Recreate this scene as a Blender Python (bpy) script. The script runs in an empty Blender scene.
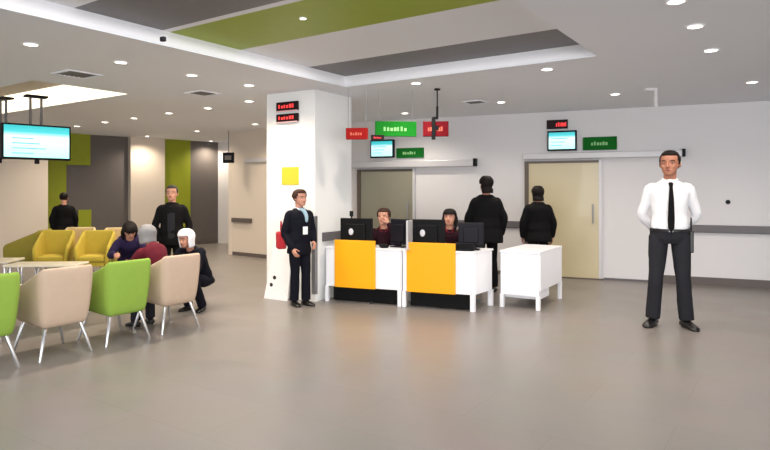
import bpy, bmesh, math, random
from mathutils import Vector, Matrix, noise
random.seed(4)
S = bpy.context.scene
C = S.collection
H_CAM, FPX, HY, H_CEIL = 1.5, 600.0, 190.0, 2.85
PI = math.pi

# ------------------------------------------------------------------ materials
def lin(c):
    c = c / 255.0
    return c / 12.92 if c <= 0.04045 else ((c + 0.055) / 1.055) ** 2.4
def rgb(r, g, b): return (lin(r), lin(g), lin(b), 1.0)
MATS = {}
def mat(name, col, rough=0.5, metal=0.0, emit=0.0, var=0.0, scale=6.0, bump=0.0, bscale=120.0, spec=0.5, trans=0.0, coat=0.0):
    m = bpy.data.materials.new(name); m.use_nodes = True
    nt = m.node_tree; b = nt.nodes['Principled BSDF']
    c = rgb(*col)
    b.inputs['Base Color'].default_value = c
    b.inputs['Roughness'].default_value = rough
    b.inputs['Metallic'].default_value = metal
    b.inputs['Specular IOR Level'].default_value = spec
    b.inputs['Transmission Weight'].default_value = trans
    b.inputs['Coat Weight'].default_value = coat
    if emit:
        b.inputs['Emission Color'].default_value = c
        b.inputs['Emission Strength'].default_value = emit
    tc = nt.nodes.new('ShaderNodeTexCoord')
    if var:
        n = nt.nodes.new('ShaderNodeTexNoise'); n.inputs['Scale'].default_value = scale; n.inputs['Detail'].default_value = 4
        nt.links.new(tc.outputs['Object'], n.inputs['Vector'])
        mx = nt.nodes.new('ShaderNodeMix'); mx.data_type = 'RGBA'
        mx.inputs[6].default_value = tuple(max(0, x * (1 - var)) for x in c[:3]) + (1,)
        mx.inputs[7].default_value = tuple(min(1, x * (1 + var)) for x in c[:3]) + (1,)
        nt.links.new(n.outputs['Fac'], mx.inputs[0]); nt.links.new(mx.outputs[2], b.inputs['Base Color'])
    if bump:
        n2 = nt.nodes.new('ShaderNodeTexNoise'); n2.inputs['Scale'].default_value = bscale
        nt.links.new(tc.outputs['Object'], n2.inputs['Vector'])
        bp = nt.nodes.new('ShaderNodeBump'); bp.inputs['Strength'].default_value = bump; bp.inputs['Distance'].default_value = 0.004
        nt.links.new(n2.outputs['Fac'], bp.inputs['Height']); nt.links.new(bp.outputs['Normal'], b.inputs['Normal'])
    if name.startswith(('cloth_', 'black', 'dark', 'hair', 'sign', 'led')): b.inputs['Specular IOR Level'].default_value = 0.18
    if name.startswith('sign'): b.inputs['Roughness'].default_value = 0.8
    MATS[name] = m
    return m

def floor_mat():
    m = mat('floor_vinyl', (164, 151, 139), 0.34, spec=0.5)
    nt = m.node_tree; b = nt.nodes['Principled BSDF']
    tc = nt.nodes.new('ShaderNodeTexCoord')
    mp = nt.nodes.new('ShaderNodeMapping'); mp.inputs['Rotation'].default_value = (0, 0, math.radians(34))
    nt.links.new(tc.outputs['Object'], mp.inputs['Vector'])
    br = nt.nodes.new('ShaderNodeTexBrick'); br.inputs['Scale'].default_value = 1.0
    br.inputs['Color1'].default_value = rgb(135, 126, 120); br.inputs['Color2'].default_value = rgb(133, 124, 118)
    br.inputs['Mortar'].default_value = rgb(127, 118, 112); br.inputs['Mortar Size'].default_value = 0.004
    br.inputs['Brick Width'].default_value = 1.2; br.inputs['Row Height'].default_value = 0.6; br.offset = 0.5
    nt.links.new(mp.outputs['Vector'], br.inputs['Vector'])
    n = nt.nodes.new('ShaderNodeTexNoise'); n.inputs['Scale'].default_value = 1.6; n.inputs['Detail'].default_value = 6
    nt.links.new(tc.outputs['Object'], n.inputs['Vector'])
    mx = nt.nodes.new('ShaderNodeMix'); mx.data_type = 'RGBA'; mx.blend_type = 'MULTIPLY'; mx.inputs[0].default_value = 0.22
    nt.links.new(br.outputs['Color'], mx.inputs[6]); nt.links.new(n.outputs['Color'], mx.inputs[7])
    hs = nt.nodes.new('ShaderNodeHueSaturation'); hs.inputs['Saturation'].default_value = 0.75
    nt.links.new(mx.outputs[2], hs.inputs['Color'])
    nt.links.new(hs.outputs['Color'], b.inputs['Base Color'])
    mr = nt.nodes.new('ShaderNodeMapRange'); mr.inputs[3].default_value = 0.26; mr.inputs[4].default_value = 0.42
    nt.links.new(n.outputs['Fac'], mr.inputs[0]); nt.links.new(mr.outputs[0], b.inputs['Roughness'])
    return m
floor_mat()
mat('ceiling_paint', (234, 236, 242), 0.8, var=0.02, scale=0.7)
mat('wall_paint', (220, 217, 218), 0.6, var=0.02, scale=0.8)
mat('wall_cream', (214, 202, 188), 0.6, var=0.02, scale=0.8)
mat('column_paint', (240, 240, 238), 0.5, var=0.01)
mat('lip_white', (245, 245, 248), 0.5)
mat('coffer_light_panel', (232, 233, 238), 0.6)
mat('coffer_dark_panel', (114, 112, 116), 0.5, var=0.05)
mat('coffer_green_panel', (150, 168, 24), 0.5, var=0.06)
mat('panel_green', (142, 152, 18), 0.6, var=0.05)
mat('panel_grey', (98, 92, 90), 0.65, var=0.05)
mat('rail_grey', (98, 94, 96), 0.45)
mat('skirting', (92, 82, 78), 0.5)
mat('trim_metal', (150, 150, 152), 0.35, 0.7)
mat('header_metal', (200, 198, 200), 0.35, 0.1)
mat('glass_yellow', (198, 184, 148), 0.3, var=0.06, scale=1.2, coat=0.2)
mat('glass_olive', (140, 136, 116), 0.3, var=0.06, scale=1.2, coat=0.2)
mat('door_dark', (90, 78, 66), 0.4)
mat('desk_white', (244, 244, 248), 0.3)
mat('desk_yellow', (252, 172, 2), 0.35)
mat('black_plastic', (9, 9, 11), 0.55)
mat('dark_plastic', (22, 20, 28), 0.5)
mat('logo_grey', (205, 205, 210), 0.3)
mat('fabric_green', (140, 172, 66), 0.85, var=0.08, scale=14, bump=0.4, bscale=350)
mat('fabric_beige', (196, 172, 150), 0.85, var=0.06, scale=14, bump=0.4, bscale=350)
mat('fabric_yellow', (200, 176, 62), 0.85, var=0.1, scale=14, bump=0.4, bscale=350)
mat('fabric_olive', (158, 144, 52), 0.85, var=0.1, scale=14, bump=0.4, bscale=350)
mat('fabric_cream', (214, 190, 142), 0.85, var=0.08, scale=14, bump=0.4, bscale=350)
mat('chrome', (222, 222, 222), 0.22, 0.85)
mat('table_white', (238, 228, 205), 0.35)
mat('skin', (196, 140, 116), 0.55, var=0.05)
mat('skin_tan', (166, 110, 86), 0.55, var=0.05)
mat('lip', (150, 76, 70), 0.5)
mat('eye_white', (225, 220, 215), 0.3)
mat('eye_dark', (22, 16, 14), 0.3)
mat('hair_black', (24, 18, 16), 0.6, bump=0.6, bscale=90)
mat('hair_brown', (62, 40, 30), 0.6, bump=0.6, bscale=90)
mat('hair_grey', (70, 66, 62), 0.6, bump=0.6, bscale=90)
mat('cloth_white', (232, 232, 236), 0.8, var=0.03)
mat('cloth_black', (11, 10, 12), 0.85, var=0.2)
mat('cloth_navy', (13, 14, 25), 0.85, var=0.2)
mat('cloth_charcoal', (38, 38, 43), 0.85, var=0.15)
mat('cloth_maroon', (92, 24, 38), 0.85, var=0.12)
mat('cloth_wine', (40, 14, 24), 0.85, var=0.12)
mat('cloth_purple', (40, 30, 62), 0.85, var=0.15)
mat('cloth_grey', (136, 134, 136), 0.9, var=0.1, bump=0.5, bscale=160)
mat('cloth_blue', (150, 176, 190), 0.8, var=0.1)
mat('cloth_red', (176, 44, 52), 0.7)
mat('leather_black', (14, 12, 12), 0.35)
mat('sign_green', (16, 118, 28), 0.45)
mat('sign_green_dark', (14, 100, 30), 0.45)
mat('sign_red', (158, 26, 24), 0.45)
mat('sign_crimson', (106, 6, 20), 0.45)
mat('sign_mark', (150, 205, 140), 0.5)
mat('sign_mark_warm', (215, 110, 90), 0.5)
mat('led_black', (30, 8, 12), 0.4)
mat('led_red', (235, 60, 60), 0.4, emit=0.9)
mat('led_pink', (240, 190, 190), 0.5)
mat('notice_yellow', (206, 190, 50), 0.6)
mat('notice_white', (244, 242, 242), 0.5)
mat('mark_black', (24, 22, 24), 0.6)
mat('vent_grey', (120, 114, 108), 0.6)
mat('lamp_glow', (255, 246, 232), 0.4, emit=9.0)
mat('cove_glow', (255, 246, 222), 0.5, emit=1.1)
mat('cove_centre', (222, 212, 196), 0.7)

def screen_mat(name, seed, k=1.0):
    m = mat(name, (190, 240, 240), 0.3)
    nt = m.node_tree; b = nt.nodes['Principled BSDF']
    tc = nt.nodes.new('ShaderNodeTexCoord'); sp = nt.nodes.new('ShaderNodeSeparateXYZ')
    nt.links.new(tc.outputs['Generated'], sp.inputs[0])
    r = nt.nodes.new('ShaderNodeValToRGB'); e = r.color_ramp.elements
    e[0].position = 0.0; e[0].color = rgb(176, 240, 236)
    e[1].position = 1.0; e[1].color = rgb(40, 170, 178)
    x = e.new(0.66); x.color = rgb(206, 240, 248)
    x = e.new(0.80); x.color = rgb(70, 190, 196)
    nt.links.new(sp.outputs['Z'], r.inputs[0])
    nt.links.new(r.outputs[0], b.inputs['Emission Color']); nt.links.new(r.outputs[0], b.inputs['Base Color'])
    b.inputs['Emission Strength'].default_value = k
screen_mat('screen_big', 1, 0.75)
screen_mat('screen_small', 2, 0.75)
mat('screen_line', (90, 170, 190), 0.4, emit=0.5)

# ------------------------------------------------------------------ mesh helpers
def V(*a): return Vector(a)
def obj(name, bm, m, parent=None, smooth=False, bevel=0.0, seg=2):
    me = bpy.data.meshes.new(name)
    bm.normal_update()
    bm.to_mesh(me); bm.free()
    o = bpy.data.objects.new(name, me); C.objects.link(o)
    me.materials.append(MATS[m])
    if smooth:
        for p in me.polygons: p.use_smooth = True
    if parent: o.parent = parent
    if bevel:
        md = o.modifiers.new('bevel', 'BEVEL'); md.width = bevel; md.segments = seg; md.limit_method = 'ANGLE'
    return o
def tag(o, label=None, cat=None, group=None, kind=None):
    if label: o['label'] = label
    if cat: o['category'] = cat
    if group: o['group'] = group
    if kind: o['kind'] = kind
    return o
def empty(name, loc, rz=0.0):
    o = bpy.data.objects.new(name, None); C.objects.link(o)
    o.location = loc; o.rotation_euler = (0, 0, rz); o.empty_display_size = 0.1
    return o
def put(o, loc, rz=0.0):
    o.location = loc; o.rotation_euler = (0, 0, rz); return o
def copy_tree(o, parent=None):
    c = o.copy(); C.objects.link(c); c.parent = parent
    for ch in [x for x in C.objects if x.parent == o]:
        copy_tree(ch, c)
    return c
def box(bm, x0, x1, y0, y1, z0, z1):
    vs = [bm.verts.new((x, y, z)) for x in (x0, x1) for y in (y0, y1) for z in (z0, z1)]
    for f in ((0, 1, 3, 2), (4, 6, 7, 5), (0, 4, 5, 1), (2, 3, 7, 6), (0, 2, 6, 4), (1, 5, 7, 3)):
        bm.faces.new([vs[i] for i in f])
def BX(*a):
    bm = bmesh.new(); box(bm, *a); return bm
def prism(bm, pts, z0, z1):
    a = [bm.verts.new((p[0], p[1], z0)) for p in pts]; b = [bm.verts.new((p[0], p[1], z1)) for p in pts]
    n = len(pts); bm.faces.new(a[::-1]); bm.faces.new(b)
    for i in range(n): bm.faces.new([a[i], a[(i + 1) % n], b[(i + 1) % n], b[i]])
def loft(bm, rings, cap=True):
    vr = [[bm.verts.new(p) for p in r] for r in rings]
    n = len(vr[0])
    for a, b in zip(vr, vr[1:]):
        for i in range(n):
            bm.faces.new([a[i], a[(i + 1) % n], b[(i + 1) % n], b[i]])
    if cap:
        bm.faces.new(vr[0][::-1]); bm.faces.new(vr[-1])
def catmull(pts, rs, sub=4):
    P, R = [], []
    n = len(pts)
    for i in range(n - 1):
        p0 = pts[max(i - 1, 0)]; p1 = pts[i]; p2 = pts[i + 1]; p3 = pts[min(i + 2, n - 1)]
        for k in range(sub):
            t = k / sub
            P.append(0.5 * ((2 * p1) + (p2 - p0) * t + (2 * p0 - 5 * p1 + 4 * p2 - p3) * t * t + (3 * p1 - p0 - 3 * p2 + p3) * t ** 3))
            R.append(rs[i] * (1 - t) + rs[i + 1] * t)
    P.append(pts[-1]); R.append(rs[-1])
    return P, R
def tube(bm, pts, rs, n=12, sub=3, rounded=True, curved=True):
    pts = [Vector(p) for p in pts]
    if not isinstance(rs, (list, tuple)): rs = [rs] * len(pts)
    if curved and len(pts) > 2: pts, rs = catmull(pts, rs, sub)
    pts = list(pts); rs = list(rs)
    if rounded:
        d0 = (pts[0] - pts[1]).normalized(); d1 = (pts[-1] - pts[-2]).normalized()
        a, ra, b, rb = pts[0], rs[0], pts[-1], rs[-1]
        pts = [a + d0 * ra * 0.95, a + d0 * ra * 0.6] + pts + [b + d1 * rb * 0.6, b + d1 * rb * 0.95]
        rs = [ra * 0.3, ra * 0.8] + rs + [rb * 0.8, rb * 0.3]
    t0 = (pts[1] - pts[0]).normalized()
    side = t0.cross(V(0, 0, 1))
    if side.length < 0.05: side = t0.cross(V(0, 1, 0))
    side.normalize()
    rings = []
    for i, p in enumerate(pts):
        t = (pts[min(i + 1, len(pts) - 1)] - pts[max(i - 1, 0)]).normalized()
        side = (side - t * side.dot(t)).normalized()
        up = t.cross(side)
        rings.append([p + (side * math.cos(a) + up * math.sin(a)) * rs[i] for a in (2 * PI * k / n for k in range(n))])
    loft(bm, rings)
def ell(bm, c, r, M=None, n=14):
    c = Vector(c)
    rings = []
    for i in range(1, n):
        ph = PI * i / n
        rg = []
        for k in range(n):
            a = 2 * PI * k / n
            p = V(r[0] * math.sin(ph) * math.cos(a), r[1] * math.sin(ph) * math.sin(a), -r[2] * math.cos(ph))
            if M: p = M @ p
            rg.append(c + p)
        rings.append(rg)
    loft(bm, rings)
def cyl(bm, c, r, z0, z1, n=20, r1=None):
    r1 = r if r1 is None else r1
    loft(bm, [[V(c[0] + q * math.cos(2 * PI * k / n), c[1] + q * math.sin(2 * PI * k / n), z) for k in range(n)] for q, z in ((r, z0), (r1, z1))])
def remesh(bm, vox, smooth=6, fold=0.0, seed=0.0):
    """turn overlapping shapes into one continuous surface"""
    me = bpy.data.meshes.new('tmp'); bm.to_mesh(me); bm.free()
    o = bpy.data.objects.new('tmp', me); C.objects.link(o)
    r = o.modifiers.new('r', 'REMESH'); r.mode = 'VOXEL'; r.voxel_size = vox
    s = o.modifiers.new('s', 'SMOOTH'); s.factor = 0.5; s.iterations = smooth
    dg = bpy.context.evaluated_depsgraph_get(); dg.update()
    m2 = bpy.data.meshes.new_from_object(o.evaluated_get(dg))
    bpy.data.objects.remove(o); bpy.data.meshes.remove(me)
    b2 = bmesh.new(); b2.from_mesh(m2); bpy.data.meshes.remove(m2)
    if fold:
        b2.normal_update()
        for v in b2.verts:
            q = V(v.co.x * 9 + seed, v.co.y * 9, v.co.z * 5.0)
            v.co += v.normal * (noise.noise(q) * fold + noise.noise(q * 2.3) * fold * 0.5)
    return b2
def merge(bm, other):
    me = bpy.data.meshes.new('t'); other.to_mesh(me); other.free(); bm.from_mesh(me); bpy.data.meshes.remove(me); return bm

def hit(p0, d, px):
    """the point of the upright plane through p0 along d that lies in image column px"""
    k = (px - 385.0) / FPX
    t = (k * p0[1] - p0[0]) / (d[0] - k * d[1])
    return (p0[0] + t * d[0], p0[1] + t * d[1])
def zat(py, Y): return H_CAM + (HY - py) / FPX * Y
def gpt(px, Y): return ((px - 385.0) / FPX * Y, Y)

# ------------------------------------------------------------------ the setting
obj('floor', BX(-18, 16, -8, 24, -0.1, 0), 'floor_vinyl')['kind'] = 'structure'

U = V(0.8253, -0.5647, 0); F = V(0.5647, 0.8253, 0)
AU = math.atan2(U.y, U.x)               # the ceiling grid, column and chairs follow this direction
WD = (0.916, -0.401); WP = (5.83, 9.09); AW = math.atan2(WD[1], WD[0])
def grid_pt(a, b): return U * a + F * b

# ceiling slab built in the grid's frame, with the two recesses left open
c1 = (-4.873, -1.651, -1.5, 6.195); c2 = (-12.0, -7.745, 3.65, 4.927)
bm = bmesh.new()
for a0, a1, b0, b1 in ((-22, -12, -7, 22), (-12, -7.745, -7, 3.65), (-12, -7.745, 4.927, 22), (-7.745, -4.873, -7, 22),
                       (-4.873, -1.651, -7, -1.5), (-4.873, -1.651, 6.195, 22), (-1.651, 12, -7, 22)):
    box(bm, a0, a1, b0, b1, 0, 0.02)
put(obj('ceiling', bm, 'ceiling_paint'), (0, 0, H_CEIL), AU)['kind'] = 'structure'

# big striped recess
bm = bmesh.new(); a0, a1, b0, b1 = c1; d = 0.14
for q in ((a0 - .02, a0, b0 - .02, b1 + .02), (a1, a1 + .02, b0 - .02, b1 + .02), (a0, a1, b1, b1 + .02), (a0, a1, b0 - .02, b0)):
    box(bm, q[0], q[1], q[2], q[3], 0.021, d)
lip = put(obj('trim_1', bm, 'lip_white'), (0, 0, H_CEIL), AU); lip['kind'] = 'structure'
stripes = [(0, .72, 'coffer_dark_panel'), (.72, 1.80, 'coffer_light_panel'), (1.80, 2.67, 'coffer_green_panel'), (2.67, 2.75, 'coffer_light_panel'),
           (2.75, 3.58, 'coffer_dark_panel'), (3.58, 4.6, 'coffer_light_panel'), (4.6, 5.5, 'coffer_green_panel'), (5.5, 6.4, 'coffer_dark_panel'), (6.4, 7.695, 'coffer_light_panel')]
for i, (s0, s1, m) in enumerate(stripes):
    o = obj('ceiling_panel', BX(a0, a1, b1 - s1, b1 - s0 , d, d + 0.02), m); put(o, (0, 0, H_CEIL), AU); o['kind'] = 'structure'
    o.name = 'trim_%d' % (i + 2)
# lit recess on the left
bm = bmesh.new(); a0, a1, b0, b1 = c2; d = 0.2
for q in ((a0 - .02, a0, b0, b1), (a1, a1 + .02, b0, b1), (a0, a1, b1, b1 + .02), (a0, a1, b0 - .02, b0)):
    box(bm, q[0], q[1], q[2], q[3], 0.021, d)
put(obj('trim_11', bm, 'lip_white'), (0, 0, H_CEIL), AU)['kind'] = 'structure'
lt = empty('cove_light', (0, 0, H_CEIL), AU)
tag(lt, 'long bright recessed cove light in the ceiling above the hanging screens', 'light')
bm = bmesh.new(); e = 0.34
box(bm, a0, a1, b1 - e, b1, d, d + .02); box(bm, a0, a1, b0, b0 + .16, d, d + .02); box(bm, a1 - .3, a1, b0 + .16, b1 - e, d, d + .02)
obj('diffuser', bm, 'cove_glow', lt)
obj('side_glow', BX(a0, a1 - .02, b1 - .012, b1 - .001, 0.002, d - .002), 'cove_glow', lt)
obj('centre_panel', BX(a0, a1 - .3, b0 + .16, b1 - e, d - .01, d + .01), 'cove_centre', lt)

# back wall
def wallbox(name, p0, p1, z0, z1, th, m, kind='structure'):
    dx, dy = p1[0] - p0[0], p1[1] - p0[1]; L = math.hypot(dx, dy)
    o = obj(name, BX(0, L, 0, th, z0, z1), m); put(o, (p0[0], p0[1], 0), math.atan2(dy, dx))
    if kind: o['kind'] = kind
    return o
wl = hit(WP, WD, 310); wr = (WP[0] + WD[0] * 7, WP[1] + WD[1] * 7)
wallbox('wall_back', wl, wr, 0, H_CEIL, 0.2, 'wall_paint')
q0 = gpt(232, 13.9); q1 = (wl[0] + 0.02, wl[1] + 0.02)
wallbox('wall_back_left', q0, q1, 0, H_CEIL, 0.2, 'wall_cream')
# corridor mouth: pale strip then the panelled wall
FW0 = V(*gpt(40, 13.9), 0); FW1 = V(*gpt(218, 17.0), 0); fd = (FW1 - FW0).normalized()
FWP = (FW0.x, FW0.y); FWD = (fd.x, fd.y)
wallbox('wall_feature', FWP, (FW1.x, FW1.y), 0, H_CEIL, 0.2, 'panel_grey')
st0 = (FW1.x + 0.0, FW1.y); st1 = (gpt(250, 15.6)[0], 17.2)
wallbox('wall_corridor', st0, (q0[0] + 0.6, st0[1] - 0.6), 0, H_CEIL, 0.2, 'wall_paint')
wallbox('wall_return', q0, (q0[0] + 0.75, q0[1] + 1.9), 0, H_CEIL, 0.1, 'wall_cream')
AF = math.atan2(fd.y, fd.x)
def on_feature(name, px0, px1, z0, z1, th, m):
    h0 = V(*hit(FWP, FWD, px0), 0); h1 = V(*hit(FWP, FWD, px1), 0)
    o = obj(name, BX(0, (h1 - h0).length, -th, 0, z0, z1), m); put(o, h0, AF); o['kind'] = 'structure'; return o
on_feature('trim_12', 44, 66, 0, H_CEIL, .03, 'panel_green')
on_feature('trim_13', 66.2, 90, 2.1, H_CEIL, .03, 'panel_green')
on_feature('trim_14', 78, 91, 0.45, 1.02, .03, 'panel_green')
on_feature('trim_15', 128, 162, 0, H_CEIL, .18, 'wall_cream')
on_feature('trim_16', 163, 190, 0.0, H_CEIL, .03, 'panel_green')
wallbox('wall_left', (-10.2, 9.9), gpt(48, 13.2), 0, H_CEIL, 0.15, 'wall_cream')
# skirting and bumper rails on the back wall
def onwall(px0, px1, z0, z1, th, y_off=0.0, plane=(WP, WD)):
    h0 = V(*hit(plane[0], plane[1], px0), 0); h1 = V(*hit(plane[0], plane[1], px1), 0)
    return BX(0, (h1 - h0).length, -th - y_off, -y_off, z0, z1), (h0.x, h0.y, 0)
def wall_struct(name, px0, px1, z0, z1, th, m, plane=(WP, WD), ang=AW, off=0.0, bevel=0):
    bm, l = onwall(px0, px1, z0, z1, th, off, plane); o = obj(name, bm, m, bevel=bevel); put(o, l, ang); o['kind'] = 'structure'; return o
wall_struct('baseboard_back', 662, 960, 0, 0.13, 0.02, 'skirting')
wall_struct('baseboard_back_middle', 418, 522, 0, 0.06, 0.015, 'rail_grey')
wall_struct('baseboard_back_right', 604, 661, 0, 0.035, 0.015, 'rail_grey')
wall_struct('trim_17', 662, 960, 0.83, 0.95, 0.05, 'rail_grey', bevel=.012)
wall_struct('trim_18', 420, 520, 0.83, 0.95, 0.05, 'rail_grey', bevel=.012)
P2 = (q0, ((q1[0] - q0[0]), (q1[1] - q0[1])));
a2 = math.atan2(P2[1][1], P2[1][0]); l2 = math.hypot(*P2[1]); P2 = (q0, (P2[1][0] / l2, P2[1][1] / l2))
wall_struct('trim_19', 233, 252, 0.76, 0.86, 0.05, 'skirting', P2, a2)
wall_struct('baseboard_back_left', 233, 300, 0, 0.08, 0.02, 'skirting', P2, a2)
wall_struct('baseboard_corridor', 190, 216, 0, 0.09, 0.04, 'skirting', (FWP, FWD), AF)
wall_struct('trim_22', 246, 268, 2.12, 2.2, 0.05, 'header_metal', P2, a2)

# sliding glass doors with header tracks
def door(name, p0, p1, ztop, glass, h0, h1, zh0, zh1):
    a = hit(WP, WD, p0); b = hit(WP, WD, p1); L = math.hypot(b[0] - a[0], b[1] - a[1])
    o = obj(name, BX(0.04, L - 0.03, -0.05, -0.015, 0.02, ztop - 0.04), glass); put(o, (a[0], a[1], 0), AW); o['kind'] = 'structure'
    bm = bmesh.new(); box(bm, -0.03, 0.04, -0.07, 0, 0, ztop); obj('door_jamb', bm, 'door_dark', o)
    bm = bmesh.new(); box(bm, L - 0.03, L + 0.02, -0.06, 0, 0, ztop); obj('door_edge', bm, 'header_metal', o)
    obj('door_top_rail', BX(0.04, L - 0.03, -0.06, 0, ztop - 0.04, ztop), 'door_dark', o)
    obj('door_floor_rail', BX(0.04, L + 0.05, -0.07, 0, 0, 0.02), 'door_dark', o)
    bm = bmesh.new()
    c = hit(WP, WD, h0); d = hit(WP, WD, h1)
    s0 = (V(*c, 0) - V(*a, 0)).dot(V(*WD, 0)); s1 = (V(*d, 0) - V(*a, 0)).dot(V(*WD, 0))
    box(bm, s0, s1, -0.13, 0, zh0, zh1); obj('header_track', bm, 'header_metal', o, bevel=.01)
    obj('track_end_cap', BX(s1, s1 + 0.045, -0.14, 0, zh0 + .0, zh1 + 0.02), 'black_plastic', o)
    bm = bmesh.new(); tube(bm, [V(L - .12, -.09, .95), V(L - .12, -.09, 1.25)], .012, curved=False); box(bm, L - .13, L - .11, -.09, -.05, .97, .99); box(bm, L - .13, L - .11, -.09, -.05, 1.21, 1.23)
    obj('door_handle', bm, 'trim_metal', o)
    return o
door('door_1', 360, 415, 1.90, 'glass_olive', 352, 475, 1.93, 2.05)
door('door_2', 527, 601, 2.00, 'glass_yellow', 524, 682, 2.03, 2.13)

# square column
CC = V(-0.94, 8.05, 0); W = 0.86
CL = CC - V(0.854, -0.521, 0) * W; CR = CC + V(0.521, 0.854, 0) * W; CB = CL + (CR - CC)
bm = bmesh.new(); prism(bm, [CC, CR, CB, CL], 0, H_CEIL); o = obj('wall_column', bm, 'column_paint'); o['kind'] = 'structure'
PLc = ((CC.x, CC.y), (0.854, -0.521)); ALc = math.atan2(-0.521, 0.854)
PRc = ((CC.x, CC.y), (0.521, 0.854)); ARc = math.atan2(0.854, 0.521)
wall_struct('trim_20', 322, 346, 0.80, 0.92, 0.04, 'rail_grey', PRc, ARc)
bm = bmesh.new(); box(bm, -0.05, 0.006, -0.008, 0, 0.1, 1.15); box(bm, 0, 0.006, 0, 0.05, 0.1, 1.15)
put(obj('trim_21', bm, 'trim_metal'), CC, ALc)['kind'] = 'structure'

# ------------------------------------------------------------------ lamps in the ceiling
def make_downlight():
    r = empty('downlight', (0, 0, 0))
    bm = bmesh.new(); n = 24
    r.scale = (.9, .9, 1)
    loft(bm, [[V(q * math.cos(2 * PI * k / n), q * math.sin(2 * PI * k / n), z) for k in range(n)] for q, z in ((.062, -.002), (.066, -.010), (.082, -.008), (.085, 0.0))], cap=False)
    obj('rim', bm, 'lip_white', r, smooth=True)
    bm = bmesh.new(); cyl(bm, (0, 0), .063, -.006, -.001, 24); obj('lens', bm, 'lamp_glow', r)
    return r
spots = [(31, 44), (121, 62), (192, 75), (249, 85), (249, 101), (208, 108), (169, 113), (134, 118), (105, 122), (77, 126), (197, 131), (147, 136), (255, 124),
         (211, 141), (676, 1), (695, 26), (711, 50), (752, 82), (547, 69), (615, 94), (501, 102), (416, 83), (405, 113)]
dl_txt = {0: 'downlight nearest above the cove light at far left', 1: 'downlight between the tip of the cove light and the striped recess', 2: 'third downlight along the white recess edge from the left',
          3: 'downlight just left of the column, the nearer of two close together', 4: 'downlight just left of the column, the farther of two close together', 5: 'downlight in the far left row, nearest the column',
          6: 'downlight in the far left row, second in line from the column', 7: 'downlight in the far left row, third in line from the column', 8: 'downlight in the far left row, above the grey wall panel',
          9: 'downlight beside the right end of the big hanging screen', 10: 'downlight over the green wall panel by the corridor', 11: 'downlight over the pale pillar on the panelled wall', 12: 'faint downlight close to the column left edge, far back',
          13: 'farthest small downlight over the corridor opening', 14: 'downlight cut by the top edge of the picture', 15: 'second downlight down the right hand row', 16: 'third downlight down the right hand row, above the guard',
          17: 'downlight at far right near the back wall', 18: 'downlight just below the right corner of the striped recess', 19: 'downlight in front of the right glass door, near the wall', 20: 'downlight above the black coat man',
          21: 'downlight below the back edge of the recess, near the hanging red sign', 22: 'downlight behind the green hanging sign by the column'}
proto = make_downlight(); first = True
for i, (px, py) in enumerate(spots):
    Y = 1.35 * FPX / (HY - py); X = (px - 385) / FPX * Y
    o = proto if first else copy_tree(proto); first = False
    o.location = (X, Y, H_CEIL)
    tag(o, 'round white ceiling ' + dl_txt[i], 'ceiling light', 'round downlights in the ceiling')
    L = bpy.data.lights.new('downlight_lamp', 'SPOT'); warm = px < 262
    L.energy = 44 if warm else 24; L.spot_size = math.radians(150); L.spot_blend = 0.8; L.shadow_soft_size = 0.06
    L.color = (1.0, .86, .68) if warm else (1.0, .95, .90)
    lo = bpy.data.objects.new('downlight_lamp', L); C.objects.link(lo); lo.location = (0, 0, -0.03); lo.parent = o
o = copy_tree(proto); Y = 1.49 * FPX / (HY - 18); o.location = ((303 - 385) / FPX * Y, Y, H_CEIL + .14)
tag(o, 'small round light set in the green stripe of the ceiling recess', 'ceiling light')
for ch in [x for x in C.objects if x.parent == o and x.type == 'LIGHT']: bpy.data.objects.remove(ch)
o.scale = (.4, .4, 1)

def vent(px, py, lab, sc=1.0):
    Y = 1.35 * FPX / (HY - py); X = (px - 385) / FPX * Y
    r = empty('ceiling_vent', (X, Y, H_CEIL), AU); tag(r, lab, 'ceiling vent'); r.scale = (sc, sc, 1)
    bm = bmesh.new()
    for k in range(6): box(bm, -.17, .17, -.15 + k * .055, -.125 + k * .055, -.006, -.001)
    obj('slats', bm, 'vent_grey', r)
    bm = bmesh.new(); box(bm, -.2, .2, -.2, -.17, -.012, 0); box(bm, -.2, .2, .17, .2, -.012, 0); box(bm, -.2, -.17, -.17, .17, -.012, 0); box(bm, .17, .2, -.17, .17, -.012, 0)
    obj('frame', bm, 'ceiling_paint', r)
    obj('backing', BX(-.17, .17, -.17, .17, -.001, -.0002), 'rail_grey', r)
vent(77, 74, 'grey slatted ceiling vent right of the cove light')
vent(203, 93, 'grey slatted ceiling vent left of the column top', .9)
vent(475, 102, 'grey slatted ceiling vent right of the hanging red sign', .8)
# small dark sensor on the recess edge
Y = 1.37 * FPX / (HY - 34); o = BX(-.04, .04, -.03, .03, 0, .05); o = obj('ceiling_sensor', o, 'dark_plastic', bevel=.008); o.scale = (.6, .6, .8)
put(o, (gpt(163, 5.25)[0] , 5.25, H_CEIL - .05), AU); tag(o, 'small dark sensor on the left edge of the striped ceiling recess', 'sensor')

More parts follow.
